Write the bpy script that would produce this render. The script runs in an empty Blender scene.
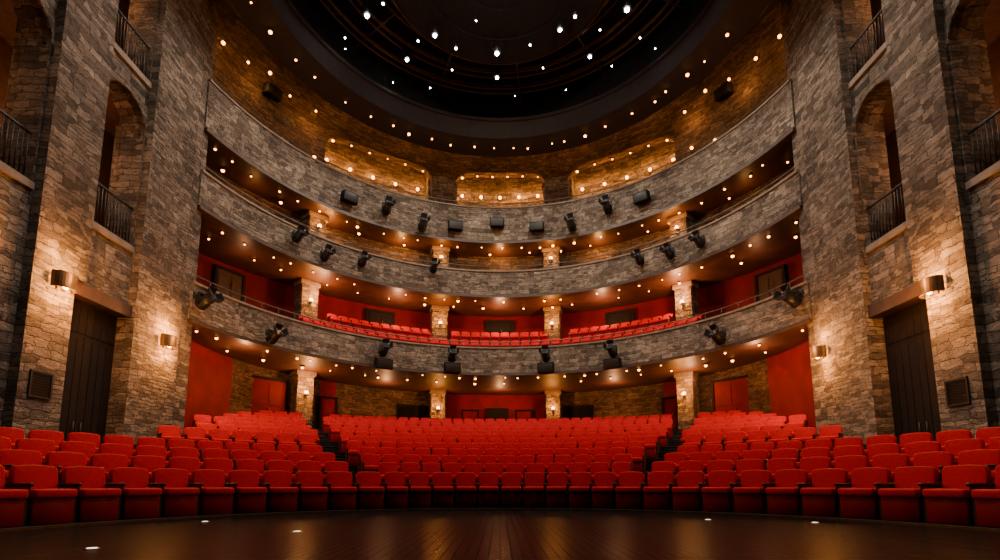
import bpy, bmesh, math, random
from mathutils import Vector, Matrix
random.seed(7)
SC = bpy.context.scene
C = SC.collection
PI = math.pi
rad = math.radians
sin, cos = math.sin, math.cos

# ------------------------------------------------------------ camera model
EYE, F, TH, PY = 0.62, 500.0, math.atan(.134), 416.0
CY = 14.75            # centre of the balcony circles
SY = 5.4              # centre of the seat rows
RF = 11.25            # radius of balcony fronts

def ray(u, v):
    a = (u-500)/F; b = (PY-v)/F
    return Vector((a, cos(TH)-b*sin(TH), sin(TH)+b*cos(TH)))
def project(x, y, z):
    z -= EYE
    d = y*cos(TH)+z*sin(TH)
    return 500+F*x/d, PY-F*(-y*sin(TH)+z*cos(TH))/d
def on_cyl(u, v, R):
    d = ray(u, v)
    A = d.x**2+d.y**2; B = -2*d.y*CY; K = CY*CY-R*R
    t = (-B+math.sqrt(max(0, B*B-4*A*K)))/(2*A)
    p = d*t
    return math.atan2(p.x, p.y-CY), p.z+EYE
def on_z(u, v, z):
    d = ray(u, v); t = (z-EYE)/d.z
    return Vector((d.x*t, d.y*t, z))
def on_x(u, v, X):
    d = ray(u, v); t = X/d.x
    return Vector((X, d.y*t, d.z*t+EYE))
def cyl(r, p, z, cy=CY):
    return Vector((r*sin(p), cy+r*cos(p), z))
def lin(a, b, n):
    return [rad(a+(b-a)*i/(n-1)) for i in range(n)]
def span(p0, p1, n):
    return [p0+(p1-p0)*i/(n-1) for i in range(n)]

# ------------------------------------------------------------ mesh builder
class MB:
    def __init__(s): s.v=[]; s.f=[]; s.uv=[]; s.m=[]; s.sm=[]
    def face(s, idx, uv=None, m=0, sm=False):
        s.f.append(idx); s.uv.append(uv); s.m.append(m); s.sm.append(sm)
    def hexa(s, pts, m=0):
        b=len(s.v); s.v += [tuple(p) for p in pts]
        for q in ((0,1,2,3),(4,7,6,5),(0,4,5,1),(1,5,6,2),(2,6,7,3),(3,7,4,0)):
            s.face([b+i for i in q], m=m)
    def box(s, x0,x1,y0,y1,z0,z1, m=0, M=None):
        p=[(x0,y0,z0),(x1,y0,z0),(x1,y1,z0),(x0,y1,z0),(x0,y0,z1),(x1,y0,z1),(x1,y1,z1),(x0,y1,z1)]
        if M is not None: p=[tuple(M@Vector(q)) for q in p]
        s.hexa(p, m)
    def prism(s, poly, x0, x1, m=0):          # poly in (y,z), extruded along x
        b=len(s.v); n=len(poly)
        s.v += [(x0,y,z) for y,z in poly]+[(x1,y,z) for y,z in poly]
        s.face([b+i for i in range(n)], m=m); s.face([b+n+i for i in reversed(range(n))], m=m)
        for i in range(n):
            k=(i+1)%n; s.face([b+i,b+k,b+n+k,b+n+i], m=m)
    def bm(s, bm_, M=None, m=0, sm=False):
        b=len(s.v)
        bm_.verts.ensure_lookup_table(); bm_.verts.index_update()
        for v in bm_.verts: s.v.append(tuple(M@v.co if M is not None else v.co))
        for f in bm_.faces: s.face([b+v.index for v in f.verts], m=m, sm=sm)
        bm_.free()
    def rbox(s, x0,x1,y0,y1,z0,z1, r=.02, seg=2, M=None, m=0, sm=True):
        b=bmesh.new(); bmesh.ops.create_cube(b, size=1)
        for v in b.verts:
            v.co=Vector(((x0+x1)/2+v.co.x*(x1-x0),(y0+y1)/2+v.co.y*(y1-y0),(z0+z1)/2+v.co.z*(z1-z0)))
        bmesh.ops.bevel(b, geom=b.edges[:], offset=r, segments=seg, profile=.5, affect='EDGES')
        s.bm(b, M, m, sm)
    def cone(s, r1, r2, h, M, n=16, m=0, caps=True, sm=True):
        b=len(s.v)
        for r,z in ((r1,0),(r2,h)):
            for i in range(n):
                a=2*PI*i/n; s.v.append(tuple(M@Vector((r*cos(a), r*sin(a), z))))
        for i in range(n):
            k=(i+1)%n; s.face([b+i,b+k,b+n+k,b+n+i], m=m, sm=sm)
        if caps:
            s.face([b+i for i in reversed(range(n))], m=m); s.face([b+n+i for i in range(n)], m=m)
    def ball(s, r, M, m=0, seg=10, rings=6):
        b=bmesh.new(); bmesh.ops.create_uvsphere(b, u_segments=seg, v_segments=rings, radius=r); s.bm(b, M, m, True)
    def tube(s, p0, p1, r, n=8, m=0):
        p0=Vector(p0); p1=Vector(p1); d=p1-p0
        q=d.to_track_quat('Z','Y').to_matrix().to_4x4()
        s.cone(r, r, d.length, Matrix.Translation(p0)@q, n, m)
    def build(s, name, mats, parent=None, recalc=True, link=True):
        me=bpy.data.meshes.new(name)
        me.from_pydata(s.v, [], s.f)
        if not isinstance(mats,(list,tuple)): mats=[mats]
        for q in mats: me.materials.append(q)
        me.polygons.foreach_set('material_index', s.m)
        me.polygons.foreach_set('use_smooth', s.sm)
        ul=me.uv_layers.new(name='UVMap')
        for p,uv in zip(me.polygons, s.uv):
            if uv is not None:
                for li,c in zip(p.loop_indices, uv): ul.data[li].uv=c
            else:
                n=p.normal; ax=max(range(3), key=lambda i: abs(n[i]))
                for li in p.loop_indices:
                    co=me.vertices[me.loops[li].vertex_index].co
                    ul.data[li].uv = (co.x,co.y) if ax==2 else ((co.y,co.z) if ax==0 else (co.x,co.z))
        if recalc:
            b=bmesh.new(); b.from_mesh(me); bmesh.ops.recalc_face_normals(b, faces=b.faces[:]); b.to_mesh(me); b.free()
        o=bpy.data.objects.new(name, me)
        C.objects.link(o)
        if parent is not None:
            o.parent=parent
        return o
    def build_world(s, name, mats, root):
        o=s.build(name, mats, root)
        o.matrix_parent_inverse = Matrix.Translation(-Vector(root.location))
        return o

def sweep(mb, prof, phis, closed=True, cy=CY, m=0, ur=12.0, caps=True, sm=False):
    rings=[]; L=None
    for p in phis:
        pts = prof(p) if callable(prof) else prof
        if L is None:
            L=[pts[0][1]]
            for j in range(len(pts)):
                a=pts[j]; c=pts[(j+1)%len(pts)]; L.append(L[-1]+math.hypot(a[0]-c[0],a[1]-c[1]))
        rings.append(len(mb.v))
        mb.v += [(r*sin(p), cy+r*cos(p), z) for r,z in pts]
    n=len(pts)
    for i in range(len(phis)-1):
        a,b=rings[i],rings[i+1]; u0,u1=ur*phis[i],ur*phis[i+1]
        for j in range(n if closed else n-1):
            k=(j+1)%n
            mb.face([a+j,a+k,b+k,b+j],[(u0,L[j]),(u0,L[j+1]),(u1,L[j+1]),(u1,L[j])],m,sm)
    if closed and caps:
        mb.face([rings[0]+j for j in range(n)], m=m); mb.face([rings[-1]+j for j in reversed(range(n))], m=m)

def rect(r0,r1,z0,z1): return [(r0,z0),(r0,z1),(r1,z1),(r1,z0)]

# ------------------------------------------------------------ tagging
def tag(o, label, cat, group=None, kind=None):
    o['label']=label; o['category']=cat
    if group: o['group']=group
    if kind: o['kind']=kind
    return o
def struct(o): o['kind']='structure'; return o
def empty(name, loc=(0,0,0), rz=0):
    o=bpy.data.objects.new(name, None); C.objects.link(o); o.location=loc; o.rotation_euler=(0,0,rz); o.empty_display_size=.2
    return o
def dup(root, loc, rz):
    r=root.copy(); C.objects.link(r); r.location=loc; r.rotation_euler=(0,0,rz)
    for ch in root.children:
        c=ch.copy(); C.objects.link(c); c.parent=r
        for g in ch.children:
            d=g.copy(); C.objects.link(d); d.parent=c
    return r
ONES='zeroth first second third fourth fifth sixth seventh eighth ninth tenth eleventh twelfth thirteenth fourteenth fifteenth sixteenth seventeenth eighteenth nineteenth'.split()
def ordn(n):
    if n<20: return ONES[n]
    t={2:'twent',3:'thirt',4:'fort',5:'fift',6:'sixt',7:'sevent'}[n//10]
    return t+'ieth' if n%10==0 else t+'y-'+ONES[n%10]

# ------------------------------------------------------------ materials
def new_mat(name):
    m=bpy.data.materials.new(name); m.use_nodes=True
    nt=m.node_tree; return m, nt, nt.nodes['Principled BSDF']
def simple(name, col, rough=.6, metal=0, noise=.25, scale=6, spec=.5, bump=0):
    m,nt,b=new_mat(name)
    N=nt.nodes; Lk=nt.links
    tc=N.new('ShaderNodeTexCoord'); nz=N.new('ShaderNodeTexNoise'); nz.inputs['Scale'].default_value=scale; nz.inputs['Detail'].default_value=4
    Lk.new(tc.outputs['Object'], nz.inputs['Vector'])
    r=N.new('ShaderNodeValToRGB')
    r.color_ramp.elements[0].position=.3; r.color_ramp.elements[1].position=.7
    r.color_ramp.elements[0].color=[c*(1-noise) for c in col]+[1]; r.color_ramp.elements[1].color=[min(1,c*(1+noise)) for c in col]+[1]
    Lk.new(nz.outputs['Fac'], r.inputs['Fac']); Lk.new(r.outputs['Color'], b.inputs['Base Color'])
    b.inputs['Roughness'].default_value=rough; b.inputs['Metallic'].default_value=metal
    b.inputs['Specular IOR Level'].default_value=spec
    if bump:
        bp=N.new('ShaderNodeBump'); bp.inputs['Strength'].default_value=bump; bp.inputs['Distance'].default_value=.02
        Lk.new(nz.outputs['Fac'], bp.inputs['Height']); Lk.new(bp.outputs['Normal'], b.inputs['Normal'])
    return m
def emis(name, col, strength):
    m,nt,b=new_mat(name)
    b.inputs['Base Color'].default_value=(*col,1)
    b.inputs['Emission Color'].default_value=(*col,1); b.inputs['Emission Strength'].default_value=strength
    try: m.cycles.emission_sampling='NONE'
    except Exception: pass
    return m
def stone(name, c1, c2, c3, mortar, bw=.75, rh=.16, bump=1.0):
    """rough stacked stone: two bonds of long courses, wobbly joints, per-stone tint"""
    m,nt,b=new_mat(name); N=nt.nodes; Lk=nt.links
    uv=N.new('ShaderNodeUVMap'); uv.uv_map='UVMap'
    nz=N.new('ShaderNodeTexNoise'); nz.inputs['Scale'].default_value=2.0; nz.inputs['Detail'].default_value=5; nz.inputs['Roughness'].default_value=.65
    Lk.new(uv.outputs['UV'], nz.inputs['Vector'])
    sub=N.new('ShaderNodeVectorMath'); sub.operation='SUBTRACT'; sub.inputs[1].default_value=(.5,.5,.5)
    Lk.new(nz.outputs['Color'], sub.inputs[0])
    sca=N.new('ShaderNodeVectorMath'); sca.operation='MULTIPLY'; sca.inputs[1].default_value=(.5,.30,0)
    Lk.new(sub.outputs[0], sca.inputs[0])
    add=N.new('ShaderNodeVectorMath'); add.operation='ADD'
    Lk.new(uv.outputs['UV'], add.inputs[0]); Lk.new(sca.outputs[0], add.inputs[1])
    def brick(w,h,off,sq):
        k=N.new('ShaderNodeTexBrick'); k.offset=off; k.squash=sq; k.squash_frequency=3; k.offset_frequency=2
        k.inputs['Scale'].default_value=1; k.inputs['Brick Width'].default_value=w; k.inputs['Row Height'].default_value=h
        k.inputs['Mortar Size'].default_value=.015; k.inputs['Mortar Smooth'].default_value=1; k.inputs['Bias'].default_value=0
        k.inputs['Color1'].default_value=(0,0,0,1); k.inputs['Color2'].default_value=(1,1,1,1); k.inputs['Mortar'].default_value=(.3,.3,.3,1)
        Lk.new(add.outputs[0], k.inputs['Vector']); return k
    A=brick(bw,rh,.43,.6); B=brick(bw*.62,rh*.55,.31,1.5)
    vo=N.new('ShaderNodeTexVoronoi'); vo.inputs['Scale'].default_value=1.4
    Lk.new(add.outputs[0], vo.inputs['Vector'])
    sep=N.new('ShaderNodeSeparateColor'); Lk.new(vo.outputs['Color'], sep.inputs[0])
    gt=N.new('ShaderNodeMath'); gt.operation='GREATER_THAN'; gt.inputs[1].default_value=.55; Lk.new(sep.outputs[0], gt.inputs[0])
    mx=N.new('ShaderNodeMix'); mx.data_type='RGBA'
    Lk.new(gt.outputs[0], mx.inputs['Factor']); Lk.new(A.outputs['Color'], mx.inputs['A']); Lk.new(B.outputs['Color'], mx.inputs['B'])
    mf=N.new('ShaderNodeMix'); Lk.new(gt.outputs[0], mf.inputs['Factor']); Lk.new(A.outputs['Fac'], mf.inputs['A']); Lk.new(B.outputs['Fac'], mf.inputs['B'])
    ramp=N.new('ShaderNodeValToRGB'); cr=ramp.color_ramp
    cr.elements[0].position=0; cr.elements[0].color=(*c2,1); cr.elements[1].position=1; cr.elements[1].color=(*c1,1)
    e=cr.elements.new(.4); e.color=(*c3,1)
    Lk.new(mx.outputs['Result'], ramp.inputs['Fac'])
    mort=N.new('ShaderNodeMix'); mort.data_type='RGBA'; mort.inputs['B'].default_value=(*mortar,1)
    Lk.new(mf.outputs['Result'], mort.inputs['Factor']); Lk.new(ramp.outputs['Color'], mort.inputs['A'])
    n2=N.new('ShaderNodeTexNoise'); n2.inputs['Scale'].default_value=6; n2.inputs['Detail'].default_value=9; n2.inputs['Roughness'].default_value=.75
    mp2=N.new('ShaderNodeMapping'); mp2.inputs['Scale'].default_value=(.7,1.2,1); Lk.new(uv.outputs['UV'], mp2.inputs['Vector']); Lk.new(mp2.outputs[0], n2.inputs['Vector'])
    n3=N.new('ShaderNodeTexNoise'); n3.inputs['Scale'].default_value=.45; n3.inputs['Detail'].default_value=3
    Lk.new(uv.outputs['UV'], n3.inputs['Vector'])
    rp=N.new('ShaderNodeMapRange'); rp.inputs['From Min'].default_value=.3; rp.inputs['From Max'].default_value=.7; rp.inputs['To Min'].default_value=.35; rp.inputs['To Max'].default_value=1.55
    Lk.new(n2.outputs['Fac'], rp.inputs['Value'])
    rq=N.new('ShaderNodeMapRange'); rq.inputs['From Min'].default_value=.3; rq.inputs['From Max'].default_value=.7; rq.inputs['To Min'].default_value=.65; rq.inputs['To Max'].default_value=1.35
    Lk.new(n3.outputs['Fac'], rq.inputs['Value'])
    mm=N.new('ShaderNodeMath'); mm.operation='MULTIPLY'; Lk.new(rp.outputs[0], mm.inputs[0]); Lk.new(rq.outputs[0], mm.inputs[1])
    vs=N.new('ShaderNodeVectorMath'); vs.operation='SCALE'; Lk.new(mort.outputs['Result'], vs.inputs[0]); Lk.new(mm.outputs[0], vs.inputs['Scale'])
    Lk.new(vs.outputs[0], b.inputs['Base Color'])
    b.inputs['Roughness'].default_value=.85; b.inputs['Specular IOR Level'].default_value=.25
    inv=N.new('ShaderNodeMath'); inv.operation='SUBTRACT'; inv.inputs[0].default_value=1; Lk.new(mf.outputs['Result'], inv.inputs[1])
    bw_=N.new('ShaderNodeRGBToBW'); Lk.new(mx.outputs['Result'], bw_.inputs[0])
    h1=N.new('ShaderNodeMath'); h1.operation='MULTIPLY_ADD'; h1.inputs[1].default_value=1.1; Lk.new(bw_.outputs[0], h1.inputs[0]); Lk.new(inv.outputs[0], h1.inputs[2])
    h2=N.new('ShaderNodeMath'); h2.operation='MULTIPLY_ADD'; h2.inputs[1].default_value=2.6; Lk.new(n2.outputs['Fac'], h2.inputs[0]); Lk.new(h1.outputs[0], h2.inputs[2])
    bp=N.new('ShaderNodeBump'); bp.inputs['Strength'].default_value=bump; bp.inputs['Distance'].default_value=.16
    Lk.new(h2.outputs[0], bp.inputs['Height']); Lk.new(bp.outputs['Normal'], b.inputs['Normal'])
    return m
def planks(name, c1, c2, gap, bw, rh):
    m,nt,b=new_mat(name); N=nt.nodes; Lk=nt.links
    tc=N.new('ShaderNodeTexCoord'); mp=N.new('ShaderNodeMapping'); mp.inputs['Rotation'].default_value=(0,0,PI/2)
    Lk.new(tc.outputs['Object'], mp.inputs['Vector'])
    k=N.new('ShaderNodeTexBrick'); k.offset=.37
    k.inputs['Scale'].default_value=1; k.inputs['Brick Width'].default_value=bw; k.inputs['Row Height'].default_value=rh
    k.inputs['Mortar Size'].default_value=.004; k.inputs['Mortar Smooth'].default_value=.5; k.inputs['Color1'].default_value=(0,0,0,1); k.inputs['Color2'].default_value=(1,1,1,1); k.inputs['Mortar'].default_value=(.5,.5,.5,1)
    Lk.new(mp.outputs[0], k.inputs['Vector'])
    g=N.new('ShaderNodeRGBToBW'); Lk.new(k.outputs['Color'], g.inputs[0])
    cx=N.new('ShaderNodeMix'); cx.data_type='RGBA'; cx.inputs['A'].default_value=(*c1,1); cx.inputs['B'].default_value=(*c2,1); Lk.new(g.outputs[0], cx.inputs['Factor'])
    cm=N.new('ShaderNodeMix'); cm.data_type='RGBA'; cm.inputs['B'].default_value=(*gap,1); Lk.new(k.outputs['Fac'], cm.inputs['Factor']); Lk.new(cx.outputs['Result'], cm.inputs['A'])
    gr=N.new('ShaderNodeTexNoise'); gr.inputs['Scale'].default_value=3; gr.inputs['Detail'].default_value=6
    mg=N.new('ShaderNodeMapping'); mg.inputs['Scale'].default_value=(9,.6,1); Lk.new(tc.outputs['Object'], mg.inputs['Vector']); Lk.new(mg.outputs[0], gr.inputs['Vector'])
    mr=N.new('ShaderNodeMapRange'); mr.inputs['To Min'].default_value=.5; mr.inputs['To Max'].default_value=1.5; Lk.new(gr.outputs['Fac'], mr.inputs['Value'])
    vs=N.new('ShaderNodeVectorMath'); vs.operation='SCALE'; Lk.new(cm.outputs['Result'], vs.inputs[0]); Lk.new(mr.outputs[0], vs.inputs['Scale'])
    Lk.new(vs.outputs[0], b.inputs['Base Color'])
    mr2=N.new('ShaderNodeMapRange'); mr2.inputs['To Min'].default_value=.24; mr2.inputs['To Max'].default_value=.27; Lk.new(g.outputs[0], mr2.inputs['Value'])
    ma=N.new('ShaderNodeMath'); ma.operation='ADD'; Lk.new(mr2.outputs[0], ma.inputs[0]); Lk.new(k.outputs['Fac'], ma.inputs[1]); ma.use_clamp=True
    Lk.new(ma.outputs[0], b.inputs['Roughness'])
    b.inputs['IOR'].default_value=1.06
    b.inputs['Specular IOR Level'].default_value=.5
    ad=N.new('ShaderNodeMath'); ad.operation='MULTIPLY_ADD'; ad.inputs[1].default_value=.1; Lk.new(gr.outputs['Fac'], ad.inputs[0]); Lk.new(k.outputs['Fac'], ad.inputs[2])
    bp=N.new('ShaderNodeBump'); bp.inputs['Strength'].default_value=.25; bp.inputs['Distance'].default_value=.004; bp.invert=True
    Lk.new(ad.outputs[0], bp.inputs['Height']); Lk.new(bp.outputs['Normal'], b.inputs['Normal'])
    return m

M_stone = stone('rough_stone', (.46,.365,.28), (.14,.108,.082), (.27,.212,.16), (.065,.051,.04), .62, .21)
M_stoneP= stone('parapet_stone', (.52,.42,.32), (.17,.133,.102), (.32,.256,.193), (.075,.059,.046), .56, .22)
M_stoneU= stone('upper_stone', (.38,.26,.175), (.14,.095,.066), (.24,.165,.11), (.05,.037,.028), .58, .20)
M_cope  = simple('coping', (.19,.148,.112), .8, scale=3)
M_soff  = simple('soffit_brown', (.075,.029,.015), .55, scale=2)
M_lip   = simple('lip_brown', (.05,.025,.015), .5)
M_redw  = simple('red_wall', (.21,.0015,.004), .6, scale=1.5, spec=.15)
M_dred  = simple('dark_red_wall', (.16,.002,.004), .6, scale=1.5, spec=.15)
M_dark  = simple('dark_plaster', (.13,.065,.04), .8)
M_black = simple('black_paint', (.006,.006,.007), .8, spec=.15)
M_disc  = simple('canopy_black', (.011,.0105,.011), .75, spec=.15)
M_ringb = simple('ring_brown', (.023,.014,.011), .6)
M_carp  = simple('charcoal_carpet', (.016,.012,.012), .95, scale=40, spec=.1)
M_nose  = simple('step_nosing', (.12,.10,.09), .6)
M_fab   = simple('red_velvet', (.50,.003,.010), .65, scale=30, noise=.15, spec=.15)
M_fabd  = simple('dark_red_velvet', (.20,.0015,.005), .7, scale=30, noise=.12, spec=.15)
M_arm   = simple('armrest_dark', (.022,.003,.004), .5)
M_wood  = simple('dark_wood', (.011,.007,.0055), .7, scale=4, spec=.2)
M_lint  = simple('lintel_wood', (.045,.02,.014), .6, scale=5)
M_metal = simple('black_metal', (.010,.010,.011), .5, metal=.2)
M_rail  = simple('rail_metal', (.14,.11,.085), .4, metal=.6)
M_bronze= simple('bronze', (.10,.065,.04), .45, metal=.7)
M_glass = simple('lens_glass', (.03,.035,.045), .12, spec=.8)
M_brass = simple('brass', (.3,.2,.09), .45, metal=1)
M_stage = planks('stage_planks', (.0078,.0068,.0063), (.0115,.0098,.0089), (.0015,.0015,.0015), 3.2, .10)
E_warm  = emis('warm_bulb', (1,.38,.08), 13)
E_lamp  = emis('lamp_bulb', (1,.45,.12), 16)
E_amb   = emis('amber_bulb', (1,.36,.07), 13)
E_white = emis('white_lens', (.95,.97,1), 50)
E_floor = emis('floor_lens', (1,.85,.65), 2.5)

# ------------------------------------------------------------ lights
def point(loc, w, col=(1,.52,.2), r=.08):
    l=bpy.data.lights.new('point_lamp','POINT'); l.energy=w; l.color=col; l.shadow_soft_size=r
    o=bpy.data.objects.new('point_lamp', l); C.objects.link(o); o.location=loc; return o
def spot(loc, target, w, col=(1,.86,.7), ang=110, blend=.6, r=.25):
    l=bpy.data.lights.new('spot_lamp','SPOT'); l.energy=w; l.color=col; l.shadow_soft_size=r; l.spot_size=rad(ang); l.spot_blend=blend
    o=bpy.data.objects.new('spot_lamp', l); C.objects.link(o); o.location=loc
    o.rotation_euler=(Vector(target)-Vector(loc)).to_track_quat('-Z','Y').to_euler(); return o

# ------------------------------------------------------------ floor
mb=MB(); mb.box(-13,13,-7,16,-.3,0); struct(mb.build('floor', M_stage))
NR, PITCH, R0, RISE = 12, 1.25, 7.1, .285
def rowR(n): return R0+PITCH*n
def rowZ(n): return .02+RISE*n
mb=MB()
for n in range(NR):
    r=rowR(n); r0=r-.55; r1=r+.70+(0 if n<NR-1 else 6.5)
    pm=min(rad(86), math.asin(min(1, 15.5/r)))
    ph=span(-pm,pm,73)
    sweep(mb, rect(r0, r1, 0, rowZ(n)), ph, cy=SY)
    if n:                                             # half steps in the two aisles
        for s in (-1,1):
            pa=rad(26.0)*s; hw=.36/r
            sweep(mb, rect(r0-.42, r0, rowZ(n-1), rowZ(n)-RISE/2), [pa-hw,pa,pa+hw], cy=SY, m=0)
            sweep(mb, rect(r0-.44, r0-.38, rowZ(n)-RISE/2, rowZ(n)-RISE/2+.012), [pa-hw,pa,pa+hw], cy=SY, m=1)
            sweep(mb, rect(r0-.02, r0+.04, rowZ(n), rowZ(n)+.012), [pa-hw,pa,pa+hw], cy=SY, m=1)
struct(mb.build('floor', [M_carp, M_nose]))
mb=MB(); sweep(mb, rect(6.44,6.55,0,.035), lin(-88,88,90), cy=SY); struct(mb.build('trim_1', M_bronze))

# ------------------------------------------------------------ side walls
YB=[(12.6,14.4,True),(9.2,11.1,False)]
ZA=[(7.7,11.4),(13.2,16.9)]; RISEA=.9
DY=12.28                                             # near edge of the door recess
def side_wall(s, nm):
    mb=MB()
    def bx(x0,x1,y0,y1,z0,z1,m=0): mb.box(min(s*x0,s*x1),max(s*x0,s*x1),y0,y1,z0,z1,m)
    T=22
    bx(10.9,12.1,14.4,16.5,0,T); bx(11.07,12.1,16.5,17.4,0,T)
    bx(10.9,12.1,11.1,DY,0,T); bx(10.9,12.1,DY,12.6,5.85,T); bx(10.9,12.1,6.2,9.2,0,T)
    bx(12.1,18,17.1,17.4,0,T)
    for y0,y1,door in YB:
        xf,xb=11.15,11.85; a,b=y0+.04,y1-.04; c=(a+b)/2; h=(b-a)/2
        bx(xf,xb,y0,a,5.85 if door else 0,T); bx(xf,xb,b,y1,5.85 if door else 0,T)
        bx(xf,xb,a,b,5.85 if door else 0,7.7)
        for i,(zb,zs) in enumerate(ZA):
            zt=13.2 if i==0 else T
            pts=[(c-h*cos(PI*k/14), zs+RISEA*sin(PI*k/14)) for k in range(15)]
            for k in range(14):
                (ya,za),(yb,zb2)=pts[k],pts[k+1]
                mb.prism([(ya,za),(yb,zb2),(yb,zt),(ya,zt)], s*xf, s*xb)
                o=1.25
                ya2=c-(h*o)*cos(PI*k/14); yb2=c-(h*o)*cos(PI*(k+1)/14)
                ya2=max(y0,min(y1,ya2)); yb2=max(y0,min(y1,yb2))
                za2=zs+RISEA*o*sin(PI*k/14); zb3=zs+RISEA*o*sin(PI*(k+1)/14)
                mb.prism([(ya,za),(yb,zb2),(yb2,zb3),(ya2,za2)], s*(xf-.05), s*(xf+.2), 0)
            bx(xf-.08,xb,a,b,zb-.18,zb,1)
    struct(mb.build(nm, [M_stone, M_cope]))
    mb=MB()
    mb.box(min(s*13.6,s*13.8),max(s*13.6,s*13.8),6.2,17.1,0,T)
    for z in (7.4,12.9): mb.box(min(s*12.1,s*13.6),max(s*12.1,s*13.6),6.2,17.1,z-.2,z)
    struct(mb.build(nm, M_dark))
side_wall(-1,'wall_left'); side_wall(1,'wall_right')
for s in (-1,1):
    for z in (10.4,16.0): point((s*12.7,13.7,z),70,(1,.42,.16)); point((s*12.7,10.2,z),40,(1,.42,.16))

# tall dark doors in the side walls, each under a timber lintel
for s,nm in ((-1,'door_1'),(1,'door_2')):
    mb=MB()
    def bx(x0,x1,y0,y1,z0,z1,m=0): mb.box(min(s*x0,s*x1),max(s*x0,s*x1),y0,y1,z0,z1,m)
    bx(11.42,11.52,DY,14.4,0,5.6)
    for i in range(8):
        y=DY+.05+i*.255; bx(11.40,11.42,y,y+.215,.75,4.5); bx(11.40,11.42,y,y+.215,4.65,5.4)
    bx(11.385,11.42,13.31,13.37,.7,4.55)
    bx(11.0,11.6,DY,14.4,5.5,5.85,1)
    d=struct(mb.build(nm, [M_wood, M_lint]))
    for y in (13.22,13.46):
        hb=MB(); hb.tube((s*11.36,y,1.75),(s*11.36,y,2.25),.018); hb.build('door_handle', M_metal, d)

# railings in the arches
def railing_proto():
    r=empty('railing'); L=1.7; H=1.2
    b=MB(); b.rbox(-.03,.03,0,L,H,H+.06,.01); b.build('top_rail', M_metal, r)
    b=MB(); b.rbox(-.02,.02,0,L,.08,.12,.008); b.build('bottom_rail', M_metal, r)
    b0=None
    for i in range(14):
        if b0 is None:
            b=MB(); b.cone(.015,.015,H-.1,Matrix.Translation((0,0,.11)),8); b0=b.build('baluster', M_metal, r); o=b0
        else:
            o=b0.copy(); C.objects.link(o); o.parent=r
        o.location=(0,.06+i*(L-.12)/13,0)
    return r
first=None
for s,sd in ((-1,'left'),(1,'right')):
    for y0,wh,k in ((12.65,'beside the balconies',0),(9.3,'nearest the stage',1)):
        for (zb,zs),lv in zip(ZA,('lower','upper')):
            if first is None: first=railing_proto(); r=first; r.location=(s*11.25,y0,zb)
            else: r=dup(first,(s*11.25,y0,zb),0)
            tag(r, 'black metal railing in the %s arch of the %s stone wall %s'%(lv,sd,wh), 'railing', 'railings in the stone arches')

# ------------------------------------------------------------ wall lamps
def wall_lamp_proto():                     # local: wall at +y, light faces -y
    r=empty('wall_lamp')
    b=MB(); b.rbox(-.12,.12,-.06,0,-.22,.22,.015); b.build('backplate', M_bronze, r)
    b=MB(); n=16; rr=.30; z0,z1=-.2,.2
    pts=[(-rr*cos(PI*i/n), -.04-rr*sin(PI*i/n)) for i in range(n+1)]
    for i in range(n):
        (xa,ya),(xb,yb)=pts[i],pts[i+1]; k=.93
        b.hexa([(xa,ya,z0),(xb,yb,z0),(xb*k,-.04+(yb+.04)*k,z0),(xa*k,-.04+(ya+.04)*k,z0),(xa,ya,z1),(xb,yb,z1),(xb*k,-.04+(yb+.04)*k,z1),(xa*k,-.04+(ya+.04)*k,z1)])
    b.build('shade', M_bronze, r)
    b=MB(); b.ball(.10, Matrix.Translation((0,-.16,0))@Matrix.Diagonal((1,1,2.0,1))); b.build('bulb', E_lamp, r)
    return r
first=None
for u,v,lab in ((60,282,'bronze half-round wall lamp on left stone wall nearest the stage'),(165,342,'bronze half-round wall lamp on left stone pillar beside the balconies'),
                (935,287,'bronze half-round wall lamp on right stone wall nearest the stage'),(822,353,'bronze half-round wall lamp on right stone pillar beside the balconies')):
    s=-1 if u<500 else 1
    p=on_x(u,v,s*10.9); rz=PI/2 if s<0 else -PI/2
    if first is None: first=wall_lamp_proto(); first.location=p; first.rotation_euler=(0,0,rz); r=first
    else: r=dup(first,p,rz)
    tag(r,lab,'wall lamp','wall lamps on the side walls')
    q=Vector((s*10.56,p.y,p.z))
    point(q+Vector((0,0,.40)), 230, (1,.37,.07), .06); point(q+Vector((0,0,-.40)), 230, (1,.37,.07), .06)
    point(Vector((s*10.1,p.y,p.z+.2)), 70, (1,.40,.09), .05)

# vent grilles low on the near walls
for u,v,sd in ((40,385,'left'),(958,392,'right')):
    s=-1 if u<500 else 1
    p=on_x(u,v,s*10.9)
    r=empty('vent_grille', p, PI/2 if s<0 else -PI/2)
    b=MB(); 
    b.box(-.3,.3,-.04,0,-.32,-.27); b.box(-.3,.3,-.04,0,.27,.32); b.box(-.3,-.25,-.04,0,-.27,.27); b.box(.25,.3,-.04,0,-.27,.27); b.box(-.25,.25,-.01,0,-.27,.27)
    b.build('frame', M_metal, r)
    b=MB()
    for i in range(8): b.box(-.25,.25,-.03,-.01,-.24+i*.065,-.205+i*.065)
    b.build('slats', M_wood, r)
    tag(r,'small dark grille low on the %s stone wall under the wall lamp'%sd,'grille')

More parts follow.
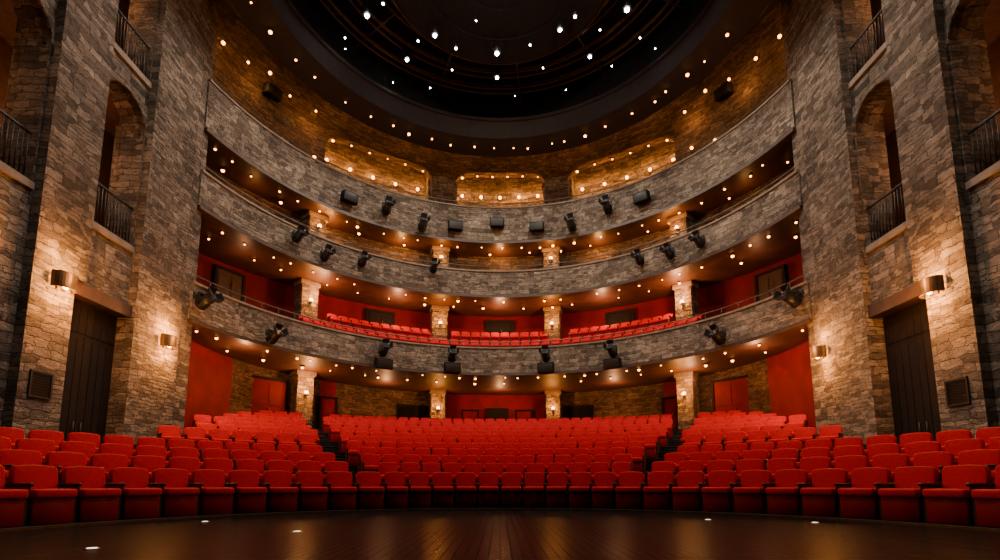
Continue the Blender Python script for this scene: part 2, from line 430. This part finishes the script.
# ------------------------------------------------------------ balconies
BZ={1:(6.32,7.72),2:(10.62,12.02),3:(13.72,15.72)}
NM={1:'first',2:'second',3:'third'}
RB2=13.0
TA,TB=7.67,8.42                                     # first balcony seating tiers
RBK={1:14.5,2:14.5,3:15.5}
PH=lin(-78,78,80)
def Rb(p):
    a=min(abs(math.degrees(p)),72); return 17.5-3.7*(a/65)**2
for k in (1,2,3):
    zb,zt=BZ[k]
    root=empty('balcony',(0,CY+RF,zb))
    tag(root, {1:'lowest curved balcony with rough stone front just above the stalls',2:'middle curved balcony with rough stone front between two others',3:'highest curved balcony with the tallest rough stone front'}[k], 'balcony','stone fronted balconies')
    b=MB(); sweep(b, rect(RF,RF+.4,zb+.08,zt), PH); b.build_world('parapet', M_stoneP, root)
    b=MB(); sweep(b, rect(RF-.06,RF+.46,zt,zt+.08), PH); b.build_world('coping', M_cope, root)
    b=MB(); sweep(b, [(RF-.08,zb-.06),(RF-.08,zb+.08),(RF+.42,zb+.08),(RF+.42,zb-.06)], PH); b.build_world('lip', M_lip, root)
    b=MB()
    if k==1: sweep(b, lambda p: [(RF+.3,zb),(RF+.3,zb+.4),(Rb(p)+.3,zb+.4),(Rb(p)+.3,zb)], PH)
    else: sweep(b, rect(RF+.3,RBK[k]+.3,zb,zb+.4), PH)
    b.build_world('slab', M_soff, root)
    if k==1:
        b=MB(); sweep(b, rect(RF+.4,12.75,zb+.4,TA), PH); sweep(b, rect(12.75,14.4,zb+.4,TB), PH); b.build_world('seating_tier', M_carp, root)
    b=MB(); sweep(b, [(RF+.2+.028*cos(2*PI*i/8), zt+.42+.028*sin(2*PI*i/8)) for i in range(8)], PH, sm=True); b.build_world('rail', M_rail, root)
    p0=None
    for i in range(40):
        p=rad(-77+3.95*i)
        if p0 is None:
            b=MB(); b.cone(.016,.016,.36,Matrix.Identity(4),8); p0=b.build('post', M_rail, root); o=p0
        else:
            o=p0.copy(); C.objects.link(o); o.parent=root
        o.location=cyl(RF+.2,p,zt+.07)-Vector(root.location)

# ------------------------------------------------------------ back walls
def phi_u(u, Rfun, z):
    lo,hi=rad(-80),rad(80)
    for _ in range(50):
        m=(lo+hi)/2; q=cyl(Rfun(m),m,z)
        if project(*q)[0]<u: lo=m
        else: hi=m
    return (lo+hi)/2
# stalls level
z0,z1=2.6,6.34
cuts=[(232,'r'),(296,'s'),(320,'s'),(336,'r'),(432,'s'),(446,'s'),(545,'r'),(568,'s'),(664,'s'),(680,'r'),(704,'s'),(768,'s'),(2000,'r')]
prev=rad(-79)
mbw=MB(); idx={'r':0,'s':1}
for u,t in cuts:
    p=rad(79) if u>1500 else phi_u(u,Rb,5.5)
    n=max(2,int(abs(p-prev)/rad(2))+2)
    sweep(mbw, lambda q: [(Rb(q),1.0),(Rb(q),z1)], span(prev,p,n), closed=False, m=idx[t], ur=16)
    prev=p
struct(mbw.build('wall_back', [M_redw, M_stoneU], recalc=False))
dn=3
def wall_door(p, R, hw, za, zb_, mat_leaf, frame=M_wood, double=True):
    global dn
    b=MB()
    M=Matrix.Translation((0,CY,0))@Matrix.Rotation(-p,4,'Z')
    b.box(-hw,hw,R-.10,R+.02,za,zb_,0,M)
    b.box(-hw-.12,-hw,R-.16,R+.02,za,zb_+.12,1,M); b.box(hw,hw+.12,R-.16,R+.02,za,zb_+.12,1,M); b.box(-hw,hw,R-.16,R+.02,zb_,zb_+.12,1,M)
    for sx in ((-1,1) if double else (0,)):
        c=sx*hw/2; w=hw/2-.08 if double else hw-.12
        b.box(c-w,c+w,R-.13,R-.10,za+.25,za+(zb_-za)*.48,0,M); b.box(c-w,c+w,R-.13,R-.10,za+(zb_-za)*.54,zb_-.2,0,M)
    d=struct(b.build('door_%d'%dn, [mat_leaf, frame])); dn+=1
    hb=MB(); q=M@Vector((.1,R-.18,za+1.05)); hb.tube(q,q+Vector((0,0,.25)),.02); hb.build('door_handle', M_brass, d)
for u,w in ((410,.75),(580,.75)):
    p=phi_u(u,Rb,5.2); wall_door(p,Rb(p)-.05,w,3.26,5.35,M_black)
wall_door(phi_u(497,Rb,5.2),17.4,.6,3.26,5.3,M_wood)
for u in (470,524): 
    p=phi_u(u,Rb,5.2); wall_door(p,Rb(p)-.05,.45,3.26,5.2,M_redw,double=False)
for u in (265,735):
    p=phi_u(u,Rb,5.2); wall_door(p,Rb(p)-.15,.95,3.0,5.7,M_dred,M_wood)
for u in (327,672):
    p=phi_u(u,Rb,5.2); wall_door(p,Rb(p)-.1,.4,3.26,5.3,M_redw,double=False)
# upper levels
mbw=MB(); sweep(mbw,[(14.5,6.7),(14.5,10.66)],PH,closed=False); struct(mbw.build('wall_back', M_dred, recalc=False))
mbw=MB(); sweep(mbw,[(RB2,11.0),(RB2,13.76)],PH,closed=False); struct(mbw.build('wall_back', M_stoneU, recalc=False))
wall_door(0,14.4,.75,TB,10.2,M_wood)
for u in (380,620):
    p=on_cyl(u,318,14.4)[0]; wall_door(p,14.4,.7,TB,10.2,M_wood)
for d_ in (-70,-60,60,70): wall_door(rad(d_),14.4,.6,TB,10.2,M_lint)
for d_ in (-66,-54,54,66): wall_door(rad(d_),RB2-.08,.55,11.02,13.0,M_lint)

# third level wall with three deep, arched, lit alcoves
R3=12.8; RA=14.15
a1=on_cyl(432,190,R3)[0]; a2=on_cyl(325,150,R3)[0]; ac=on_cyl(455,190,R3)[0]
ALC=((a2,a1),(ac,-ac),(-a1,-a2))
mbw=MB()
for p0,p1 in ((rad(-82),a2),(a1,ac),(-ac,-a1),(-a2,rad(82))):
    n=max(3,int(abs(p1-p0)/rad(2))+2)
    sweep(mbw, rect(R3,R3+.5,14.1,19.0), span(p0,p1,n))
for p0,p1 in ALC:
    def zt_(q,p0=p0,p1=p1):
        t=min(1,abs((2*q-p0-p1)/(p1-p0))); return 17.95+.95*math.sqrt(max(0,1-t**5))
    sweep(mbw, lambda q: rect(R3,R3+.5,zt_(q),19.0), [p0+(p1-p0)*(.5-.5*cos(PI*i/28)) for i in range(29)])
sweep(mbw, rect(R3,R3+.5,19.0,21.2), lin(-82,82,83))
struct(mbw.build('wall_back', M_stoneU))
for p0,p1 in ALC:
    mbw=MB(); ph=span(p0,p1,14)
    sweep(mbw,[(RA,14.1),(RA,20.0)],ph,closed=False,m=0); sweep(mbw,[(RA,20.0),(R3+.4,20.0)],ph,closed=False,m=1)
    for q in (p0,p1): sweep(mbw, rect(R3+.4,RA,14.1,20.0), [q-.012,q+.012], m=0)
    struct(mbw.build('wall_back', [M_stoneP, M_soff], recalc=False))

# stone piers between the bays
def pier(p, r, hw, za, zb_, label):
    root=empty('stone_pier', cyl(r,p,za), -p)
    b=MB(); b.box(-hw,hw,0,.8,0,zb_-za); b.build('shaft', M_stoneP, root)
    b=MB(); b.box(-hw-.08,hw+.08,-.08,.8,zb_-za-.22,zb_-za); b.build('capital', M_cope, root)
    b=MB(); b.box(-hw-.06,hw+.06,-.06,.8,0,.2); b.build('plinth', M_cope, root)
    tag(root,label,'pillar','stone piers between the bays')
    return root
def uplight(p, r, z, label, w=22):
    root=empty('pier_lamp', cyl(r,p,z), -p)
    b=MB(); b.rbox(-.05,.05,-.06,0,-.1,.1,.01); b.build('bracket', M_bronze, root)
    b=MB(); b.cone(.05,.10,.2,Matrix.Translation((0,-.13,-.1)),12,caps=False); b.build('shade', M_bronze, root)
    b=MB(); b.ball(.10,Matrix.Translation((0,-.13,.08))); b.build('bulb', E_lamp, root)
    tag(root,label,'lamp','small lamps on the stone piers')
    point(cyl(r-.46,p,z+.2), w, (1,.33,.055), .05)
for u,r in ((305,14.4),(438,16.2),(553,16.2),(685,14.4)):
    p=on_cyl(u,400,r)[0]
    d='left' if u<500 else 'right'; q='outer' if u in(305,685) else 'inner'
    z_=3.24 if q=='inner' else 2.9
    pier(p,r,.42,z_,6.32,'%s %s stone pier at the back of the stalls under the first balcony'%(d,q))
    uplight(p,r,5.1,'small warm lamp on the %s %s stone pier behind the stalls'%(d,q),120)
for k,za,zb_ in ((1,TB,10.6),(2,11.02,13.7)):
    for u0 in (440,310,552,683):
        r=13.1 if k==1 else 12.15
        p=on_cyl({440:441,310:318,552:551,683:678}[u0] if k==2 else u0,{1:322,2:255}[k] if u0 in(440,552) else {1:298,2:230}[k],r)[0]
        d='left' if u0<500 else 'right'; q='outer' if u0 in(310,683) else 'inner'
        pier(p,r,.42,za,zb_,'%s %s stone pier behind the %s balcony front'%(d,q,NM[k]))
        uplight(p,r,9.5 if k==1 else 12.95,'small warm lamp on the %s %s stone pier behind the %s balcony'%(d,q,NM[k]),120 if k==1 else 60)

# ------------------------------------------------------------ ceiling
FULL=[2*PI*i/96 for i in range(97)]
RI=8.4
mb=MB(); sweep(mb,[(RI,17.85),(RI,18.75),(9.6,18.75),(10.0,18.5),(10.0,18.05),(9.85,17.85)],FULL,caps=False); struct(mb.build('ceiling', M_ringb))
mb=MB(); sweep(mb,[(RI+.05,18.7),(RI+.05,21.0),(5.3,21.0),(4.9,21.2),(4.9,22.6)],FULL,closed=False); struct(mb.build('ceiling', M_black, recalc=False))
mb=MB(); sweep(mb,[(0.01,22.6),(4.95,22.6)],FULL,closed=False); struct(mb.build('ceiling', M_black, recalc=False))
mb=MB(); sweep(mb,rect(RI-.12,RI+.02,18.75,18.9),FULL,caps=False); struct(mb.build('trim_2', M_ringb))
mb=MB(); sweep(mb,[(RI,21.2),(15.6,21.2)],FULL,closed=False); struct(mb.build('ceiling', M_ringb, recalc=False))
mb=MB(); mb.box(-18.5,18.5,-7,34,23.6,23.9); struct(mb.build('ceiling', M_black))
# suspended dark disc in the middle of the opening
RD,ZD=4.05,17.9
root=empty('ceiling_canopy',(0,CY,ZD)); tag(root,'round blackish canopy hanging in the middle of the dark ceiling opening','canopy')
b=MB(); sweep(b,[(0.02,.12),(1.6,.12),(1.6,.06),(2.8,.06),(2.8,.0),(RD-.15,.0),(RD,.1),(RD,.3),(RD-.1,.34),(0.02,.34)],FULL,cy=0,caps=False); b.build('disc', M_disc, root)
b=MB(); sweep(b,rect(RD-.02,RD+.06,.12,.22),FULL,cy=0,caps=False); b.build('rim', M_bronze, root)
for i in range(6):
    a=2*PI*i/6; b=MB(); b.tube((3*sin(a),3*cos(a),.3),(3*sin(a),3*cos(a),22.6-ZD),.02,6); b.build('hanger', M_metal, root)

root=empty('lighting_truss',(0,CY,19.6)); tag(root,'black circular lighting truss with spokes under the dark ceiling','lighting truss')
for r,zz in ((6.4,0),(5.1,-.2),(7.6,.2)):
    for dr,dz in ((-.15,0),(.15,0),(0,.28)):
        b=MB(); sweep(b,[(r+dr+.045*cos(2*PI*i/6),zz+dz+.045*sin(2*PI*i/6)) for i in range(6)],FULL,cy=0,caps=False,sm=True); b.build('chord', M_bronze, root)
    b=MB(); cnt=[0]
    def zig(q):
        cnt[0]+=1; c=(.15,0,-.15,0)[cnt[0]%4]; dz=(0,.28,0,.28)[cnt[0]%4]
        return [(r+c+.02*cos(2*PI*i/6),zz+dz+.02*sin(2*PI*i/6)) for i in range(6)]
    sweep(b,zig,FULL,cy=0,caps=False); b.build('lattice', M_bronze, root)
for i in range(8):
    a=2*PI*(i+.5)/8; b=MB(); b.tube((6.4*sin(a),6.4*cos(a),0),(6.4*sin(a),6.4*cos(a),1.4),.02,6); b.build('hanger', M_metal, root)
for i in range(12):
    a=2*PI*(i+.25)/12; b=MB(); b.tube((4.9*sin(a),4.9*cos(a),0),(8.3*sin(a),8.3*cos(a),0),.035,6); b.build('spoke', M_bronze, root)

# hanging stage lamps with white lenses, each on its own drop rod
def lamp_proto():
    r=empty('stage_lamp')
    b=MB(); b.cone(.13,.10,.32,Matrix.Translation((0,0,-.36)),16); b.build('body', M_metal, r)
    b=MB(); b.cone(.065,.065,.02,Matrix.Translation((0,0,-.375)),16); b.ball(.06,Matrix.Translation((0,0,-.38))); b.build('lens', E_white, r)
    b=MB(); b.box(-.18,-.16,-.02,.02,-.22,.02); b.box(.16,.18,-.02,.02,-.22,.02); b.box(-.18,.18,-.02,.02,.0,.02); b.build('yoke', M_metal, r)
    b=MB(); b.tube((0,0,.01),(0,0,1.0),.015,6); b.build('drop_rod', M_metal, r)
    return r
LP=[(367,16,1.3),(407,60,1.1),(435,33,1.1),(497,50,1.2),(497,78,1.1),(560,28,1),(590,57,1.1),(627,10,1.4),(383,4,.7),(418,41,.6),(456,47,.7),(575,15,.8),(543,68,.5),(452,70,.5),(530,44,.5),(600,30,.5),(640,38,.5),(345,38,.5),(430,88,.5),(515,96,.4),(476,20,.4),(612,66,.4),(392,84,.4),(566,90,.4),(660,52,.4),(330,60,.4)]
LP.sort()
first=None
for i,(u,v,sc) in enumerate(LP):
    p=on_z(u,v,17.55)
    dx,dy=p.x,p.y-CY; a=math.atan2(dx,dy); R=math.hypot(dx,dy)
    if R<RD-.05: zl=17.55; top=ZD+.08
    else:
        p=on_z(u,v,19.1); dx,dy=p.x,p.y-CY; a=math.atan2(dx,dy); R=min(8.0,math.hypot(dx,dy)); zl=19.1; top=20.98 if R>5.3 else 22.58
    p=cyl(R,a,zl+.38*sc*(.75 if zl<18 else 1))
    if zl<18: p.z=min(p.z,top-.12*sc)
    if first is None: first=lamp_proto(); r=first; r.location=p; r.rotation_euler=(0,0,-a)
    else: r=dup(first,p,-a)
    r.scale=(sc,sc,sc)
    for ch in r.children:
        if ch.name.startswith('drop_rod'): ch.scale=(1,1,max(.02,(top-p.z)/sc))
    tag(r,'%s stage lamp with white lens hanging under the dark ceiling, %s from left'%('large' if sc>=1 else 'small',ordn(i+1)),'stage lamp','white lamps under the ceiling')

# ------------------------------------------------------------ small downlights
def dl_mesh(name, em):
    b=MB(); b.cone(.065,.075,.06,Matrix.Translation((0,0,-.06)),12,m=0); b.ball(.048,Matrix.Translation((0,0,-.068)),m=1,seg=8,rings=6)
    o=b.build(name,[M_bronze,em]); return o
dproto=None
rnd=random.Random(3)
def downlights(pts, where, grp):
    global dproto
    for i,p in enumerate(pts):
        if dproto is None: dproto=dl_mesh('downlight',E_warm); o=dproto
        else: o=dproto.copy(); C.objects.link(o)
        o.location=p; sc=rnd.choice((.75,.9,1.0,1.0,1.25,1.5)); o.scale=(sc,sc,sc)
        tag(o,'small warm downlight %s, %s from left'%(where,ordn(i+1)),'downlight',grp)
def arcpts(r,z,a,b,n,jit=.3):
    out=[]
    for q in lin(a,b,n):
        if rnd.random()<.08: continue
        out.append(cyl(r+rnd.uniform(-.1,.1), q+rad((b-a)/n)*rnd.uniform(-jit,jit), z))
    return out
downlights(arcpts(11.85,6.32,-73,73,29),'in front row under the first balcony','downlights under the first balcony')
downlights(arcpts(13.3,6.32,-62,62,19),'in rear row under the first balcony','downlights under the first balcony')
downlights(arcpts(11.85,10.62,-74,74,29),'in front row under the second balcony','downlights under the second balcony')
downlights(arcpts(12.9,10.62,-68,68,18),'in rear row under the second balcony','downlights under the second balcony')
downlights(arcpts(11.8,13.72,-74,74,29),'in front row under the third balcony','downlights under the third balcony')
downlights(arcpts(12.5,13.72,-68,68,14),'in rear row under the third balcony','downlights under the third balcony')
downlights(arcpts(9.1,17.85,-94,94,30),'in the brown ring round the dark ceiling','downlights in the ceiling ring')
for nm_,(p0,p1) in zip(('left','centre','right'),ALC):
    n=6; downlights([cyl(R3+.25,p0+(p1-p0)*(i+.5)/n,18.87 if 0<i<5 else 18.72) for i in range(n)],'in the head of the %s top alcove'%nm_,'downlights in the top alcoves')
# globe lights on the top stone wall
gp=None
def globe(p,R,z,label,sc=1):
    global gp
    if gp is None:
        b=MB(); b.cone(.07,.07,.05,Matrix.Rotation(PI/2,4,'X'),12,m=0); b.ball(.058,Matrix.Translation((0,-.08,0)),m=1,seg=8,rings=6); gp=b.build('globe_light',[M_bronze,E_amb]); o=gp
    else: o=gp.copy(); C.objects.link(o)
    o.location=cyl(R,p,z); o.rotation_euler=(0,0,-p); o.scale=(sc,sc,sc)
    tag(o,label,'globe light','globe lights on the top walls')
for s,sd in ((-1,'left'),(1,'right')):
    for z in (17.0,19.6):
        for j in range(6):
            globe(rad(48+5.5*j+rnd.uniform(-1.2,1.2))*s,R3,z+rnd.uniform(-.3,.3),'amber globe light, %s row on %s top stone wall, %s from the alcove'%('lower' if z<18 else 'upper',sd,ordn(j+1)),rnd.uniform(.9,1.4))
for nm_,(p0,p1) in zip(('left','centre','right'),ALC):
    for i in range(5):
        globe(p0+(p1-p0)*(i+.5)/5,RA,18.05,'amber globe light on back wall of the %s top alcove, %s from left'%(nm_,ordn(i+1)),1.6)
        point(cyl(RA-.38,p0+(p1-p0)*(i+.5)/5,18.1),46,(1,.36,.065),.05)

# ------------------------------------------------------------ spotlights and speakers on the balcony fronts
def spot_proto():                          # local: parapet at +y (y=0), light looks to -y and down
    r=empty('stage_spotlight')
    b=MB(); b.rbox(-.05,.05,-.34,0,-.04,.04,.01); b.rbox(-.09,.09,-.06,0,-.12,.12,.01); b.build('bracket', M_metal, r)
    b=MB()
    for x in (-.21,.19): b.box(x,x+.02,-.37,-.31,-.28,.03)
    b.box(-.21,.21,-.37,-.31,.01,.03); b.build('yoke', M_metal, r)
    M=Matrix.Translation((0,-.34,-.24))@Matrix.Rotation(rad(62),4,'X')
    b=MB(); b.cone(.15,.17,.55,M@Matrix.Translation((0,0,-.2)),18)
    for i in range(4): b.cone(.185,.185,.02,M@Matrix.Translation((0,0,-.16+i*.07)),18)
    b.build('body', M_metal, r)
    b=MB(); b.cone(.15,.15,.02,M@Matrix.Translation((0,0,.345)),18); b.build('lens', M_glass, r)
    b=MB()
    for a in range(4):
        Q=M@Matrix.Rotation(a*PI/2,4,'Z')@Matrix.Translation((.17,0,.34))@Matrix.Rotation(rad(22),4,'Y')
        b.box(-.008,.008,-.14,.14,0,.2,0,Q)
    b.build('barn_door', M_metal, r)
    return r
def speaker_proto():
    r=empty('loudspeaker')
    b=MB(); b.rbox(-.04,.04,-.16,0,-.04,.04,.01); b.rbox(-.12,.12,-.03,0,-.1,.1,.01); b.build('bracket', M_metal, r)
    Q=Matrix.Translation((0,-.34,0))@Matrix.Rotation(rad(12),4,'X')
    b=MB(); b.rbox(-.38,.38,-.2,.2,-.24,.24,.03,M=Q); b.build('cabinet', M_black, r)
    b=MB(); b.rbox(-.34,.34,-.225,-.195,-.2,.2,.01,M=Q); b.build('grille', M_metal, r)
    return r
fs=fp=None
def mount(lst, kind, k, sc=1.0):
    global fs,fp
    lst=sorted(lst)
    for i,(u,v) in enumerate(lst):
        rr=RF
        p,z=on_cyl(u,v,rr-.3)
        zb,zt=BZ[k]; z=max(zb-.05,min(zt+.3,z+.1))
        loc=cyl(rr-.08 if z<zb+.1 or z>zt-.1 else rr,p,z)
        if kind=='s':
            if fs is None: fs=spot_proto(); r=fs; r.location=loc; r.rotation_euler=(0,0,-p)
            else: r=dup(fs,loc,-p)
            tag(r,'black stage spotlight with barn doors on %s balcony front, %s from left'%(NM[k],ordn(i+1)),'spotlight','spotlights on the balcony fronts')
        else:
            if fp is None: fp=speaker_proto(); r=fp; r.location=loc; r.rotation_euler=(0,0,-p)
            else: r=dup(fp,loc,-p)
            tag(r,'black box loudspeaker mounted on %s balcony stone front, %s from left'%(NM[k],ordn(i+1)),'loudspeaker','loudspeakers on the balcony fronts')
        r.scale=(sc,sc,sc)
mount([(386,207),(422,224),(572,224),(608,206)],'s',3,1.15)
mount([(349,200),(455,228),(497,225),(537,229),(642,200)],'b',3)
mount([(297,235),(325,254),(362,260),(433,267),(640,258),(670,252),(700,240)],'s',2)
mount([(272,334),(383,348),(452,354),(546,354),(613,349),(720,335),(202,298),(795,296)],'s',1,1.15)
mount([(383,366),(452,370),(546,370),(613,366)],'b',1,1.1)
# large speaker boxes on the upper side walls
for u,v,sd in ((268,95,'left'),(728,95,'right')):
    p,z=on_cyl(u,v,R3)
    r=dup(fp,cyl(R3,p,z),-p); r.scale=(1,1,1); tag(r,'black box loudspeaker high on the %s top stone wall'%sd,'loudspeaker','loudspeakers on the top wall')

# ------------------------------------------------------------ floor lights in the stage
first=None
for u,v,w in ((92,549,'nearest the left corner of the picture'),(205,522,'close to the left front row seats'),(815,523,'close to the right front row seats'),(708,520,'right of centre'),(297,532,'left of centre')):
    p=on_z(u,v,0); p.z=0
    if first is None:
        first=empty('floor_light',p)
        b=MB(); b.cone(.07,.06,.008,Matrix.Identity(4),20); b.build('trim_ring', M_bronze, first)
        b=MB(); b.cone(.042,.042,.011,Matrix.Identity(4),20); b.build('lens', E_floor, first); r=first
    else: r=dup(first,p,0)
    tag(r,'small round light set in the dark stage floor, '+w,'floor light','lights set in the stage floor')

# ------------------------------------------------------------ seats
def backrest_bm():
    b=bmesh.new(); w=.254; r=.075; zt=.865
    pts=[(-w,.36),(w,.36)]
    for i in range(6): a=PI/2*i/5; pts.append((w-r+r*cos(a), zt-r+r*sin(a)))
    pts += [(.09,zt+.010),(0,zt+.013),(-.09,zt+.010)]
    for i in range(6): a=PI/2+PI/2*i/5; pts.append((-w+r+r*cos(a), zt-r+r*sin(a)))
    vs=[b.verts.new((x,-.05,z)) for x,z in pts]; f=b.faces.new(vs)
    g=bmesh.ops.extrude_face_region(b, geom=[f])
    bmesh.ops.translate(b, vec=(0,.11,0), verts=[v for v in g['geom'] if isinstance(v,bmesh.types.BMVert)])
    ed=[e for e in b.edges if abs(e.verts[0].co.y-e.verts[1].co.y)<1e-5]
    bmesh.ops.bevel(b, geom=ed, offset=.025, segments=3, profile=.5, affect='EDGES')
    bmesh.ops.recalc_face_normals(b, faces=b.faces[:])
    return b
MBK=Matrix.Translation((0,.20,.40))@Matrix.Rotation(rad(-10),4,'X')@Matrix.Translation((0,0,-.40))
def seat_part(name):
    b=MB()
    if name=='backrest': b.bm(backrest_bm(),MBK,0,True)
    elif name=='seat_cushion': b.rbox(-.243,.243,-.30,.18,.38,.515,.04,3)
    elif name=='seat_base': b.rbox(-.236,.236,-.25,.20,.0,.385,.02,1)
    return b
def arm(s):
    b=MB(); x0,x1=(s*.263-.016, s*.263+.016)
    b.box(x0,x1,-.20,.20,0,.55); b.rbox(x0-.001,x1+.001,-.27,.22,.55,.60,.012,2); return b
seats=[]
ROWN=['front row']+[ordn(i+1)+' row' for i in range(1,NR)]
def ok(x,y):
    if abs(x)/y>1.08: return False
    if y<18.0: return abs(x)<9.85
    if abs(x)/y>.70: return False
    dx,dy=x,y-CY; p=math.atan2(dx,dy)
    return math.hypot(dx,dy)<Rb(p)-1.3 and math.hypot(x,dy)<Rb(p)-1.3
SW=1.16
OFF=[0,.22,-.14,.08,-.24,.17,-.03,.25,-.19,.12,-.22,.05]
for n in range(NR):
    r=rowR(n); st=.562/r
    half=rad(24.9); cnt=int(2*half/st-(.3 if n else 0))
    for i in range(cnt):
        p=(i-(cnt-1)/2+OFF[n])*st
        sd,k=('left',i+1) if i<cnt/2 else ('right',cnt-i)
        seats.append((p,n,'red velvet theatre seat, centre block, %s, %s from the %s aisle'%(ROWN[n],ordn(k),sd),1.0))
    if n==4: continue                                  # cross aisle in the side blocks
    p_start=(cnt/2)*st+st*SW/2 if n==0 else rad(27.2)+.3/r
    st*=SW
    if n: p_start+=st*(.45,0,.25,.6,.1)[n%5]*.8
    for s,sd in ((-1,'left'),(1,'right')):
        p=p_start; k=0
        while p<rad(86):
            x,y=r*sin(p),SY+r*cos(p)
            if ok(x,y):
                k+=1; seats.append((s*p,n,'red velvet theatre seat, %s block, %s, %s from the aisle'%(sd,ROWN[n],ordn(k)),SW))
            p+=st
def seat_pos(p,n):
    r=rowR(n); return Vector((r*sin(p),SY+r*cos(p),rowZ(n)))
seats.sort(key=lambda t: seat_pos(t[0],t[1]).length)
proto=empty('theatre_seat')
seat_part('backrest').build('backrest', M_fab, proto)
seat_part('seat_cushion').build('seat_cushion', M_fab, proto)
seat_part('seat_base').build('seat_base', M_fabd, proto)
arm(-1).build('armrest', M_arm, proto); arm(1).build('armrest', M_arm, proto)
NI=300
for i,(p,n,lab,sc) in enumerate(seats[:NI]):
    loc=seat_pos(p,n)
    if i==0: o=proto; o.location=loc; o.rotation_euler=(0,0,-p)
    else: o=dup(proto,loc,-p)
    o.scale=(sc,1,1)
    tag(o,lab,'theatre seat','red theatre seats in the stalls')
# the remaining, smallest seats
parts=[(seat_part('backrest'),0),(seat_part('seat_cushion'),0),(seat_part('seat_base'),1),(arm(-1),2),(arm(1),2)]
def add_seat(rest,loc,p,sc=1):
    M=Matrix.Translation(loc)@Matrix.Rotation(-p,4,'Z')@Matrix.Diagonal((sc,1,1,1))
    for b,m in parts:
        o=len(rest.v); rest.v += [tuple(M@Vector(v)) for v in b.v]
        for f,sm in zip(b.f,b.sm): rest.face([o+i for i in f],m=m,sm=sm)
rest=MB()
for p,n,lab,sc in seats[NI:]: add_seat(rest,seat_pos(p,n),p,sc)
if rest.v: tag(rest.build('theatre_seats',[M_fab,M_fabd,M_arm],recalc=False),'furthest rows of red seats at the back of the stalls','seats',None,'stuff')
rest=MB()
for r,z in ((12.25,TA),(13.15,TB)):
    n=int(rad(100)*r/.562)
    for i in range(n):
        p=(i-(n-1)/2)*.562/r
        a=abs(math.degrees(p))
        if r>13 and (12.2<a<17.8 or 42.4<a): continue
        add_seat(rest,cyl(r,p,z),p)
tag(rest.build('balcony_seats',[M_fab,M_fabd,M_arm],recalc=False),'small distant red seats behind the lowest balcony front','seats',None,'stuff')
print('SEATS', len(seats))

# ------------------------------------------------------------ lights
AMB=(1,.40,.10)
for d in (-62,-44,-26,0,26,44,62):
    q=rad(d); side=abs(d)>50
    point(cyl(Rb(q)-2.0,q,5.7),100 if not side else 110,(1,.40,.15))
    point(cyl(12.7,q,9.95),130 if not side else 30,(1,.42,.18))
    point(cyl(12.3,q,13.2),75 if abs(d)<50 else 14,AMB)
for s in (-1,1):
    for d in (50,62,74):
        point(cyl(12.2,rad(d)*s,18.6),40,AMB)
for d in (-40,-24,-8,8,24,40): point(cyl(11.6,rad(d),20.2),30,AMB)  # added wall-wash points without fixtures, bring up the top stonework
# house lights from the ceiling rig, followed by added fill lights
for i in range(8):
    a=2*PI*(i+.5)/8
    spot(cyl(6.4,a,17.6),cyl(9,a,3),1120,(1,.87,.74),150,.5)
for x in (-6,6):  # unseen fill spots added over the stage for seats, towers and balcony fronts
    spot((x,7.5,17.5),(x*.4,15,1),450,(1,.90,.80),110,.6)
    spot((x*.8,9.0,16.5),(-x*1.75,14.5,12),1050,(1,.84,.66),85,.8)
    spot((x*.5,6.0,15.0),(x*.7,26,13),2800,(1,.79,.59),75,.8)
point((0,CY,16.2),50,(1,.9,.8),.1)  # added point with no fixture, lifts the underside of the canopy

w=bpy.data.worlds.new('world'); SC.world=w; w.use_nodes=True
w.node_tree.nodes['Background'].inputs[0].default_value=(.9,.8,.75,1); w.node_tree.nodes['Background'].inputs[1].default_value=.006

cam=bpy.data.cameras.new('camera'); cam.sensor_width=36; cam.lens=F/1000*36; cam.shift_y=(PY-280)/1000
co=bpy.data.objects.new('camera',cam); C.objects.link(co); co.location=(0,0,EYE); co.rotation_euler=(PI/2+TH,0,0)
SC.camera=co
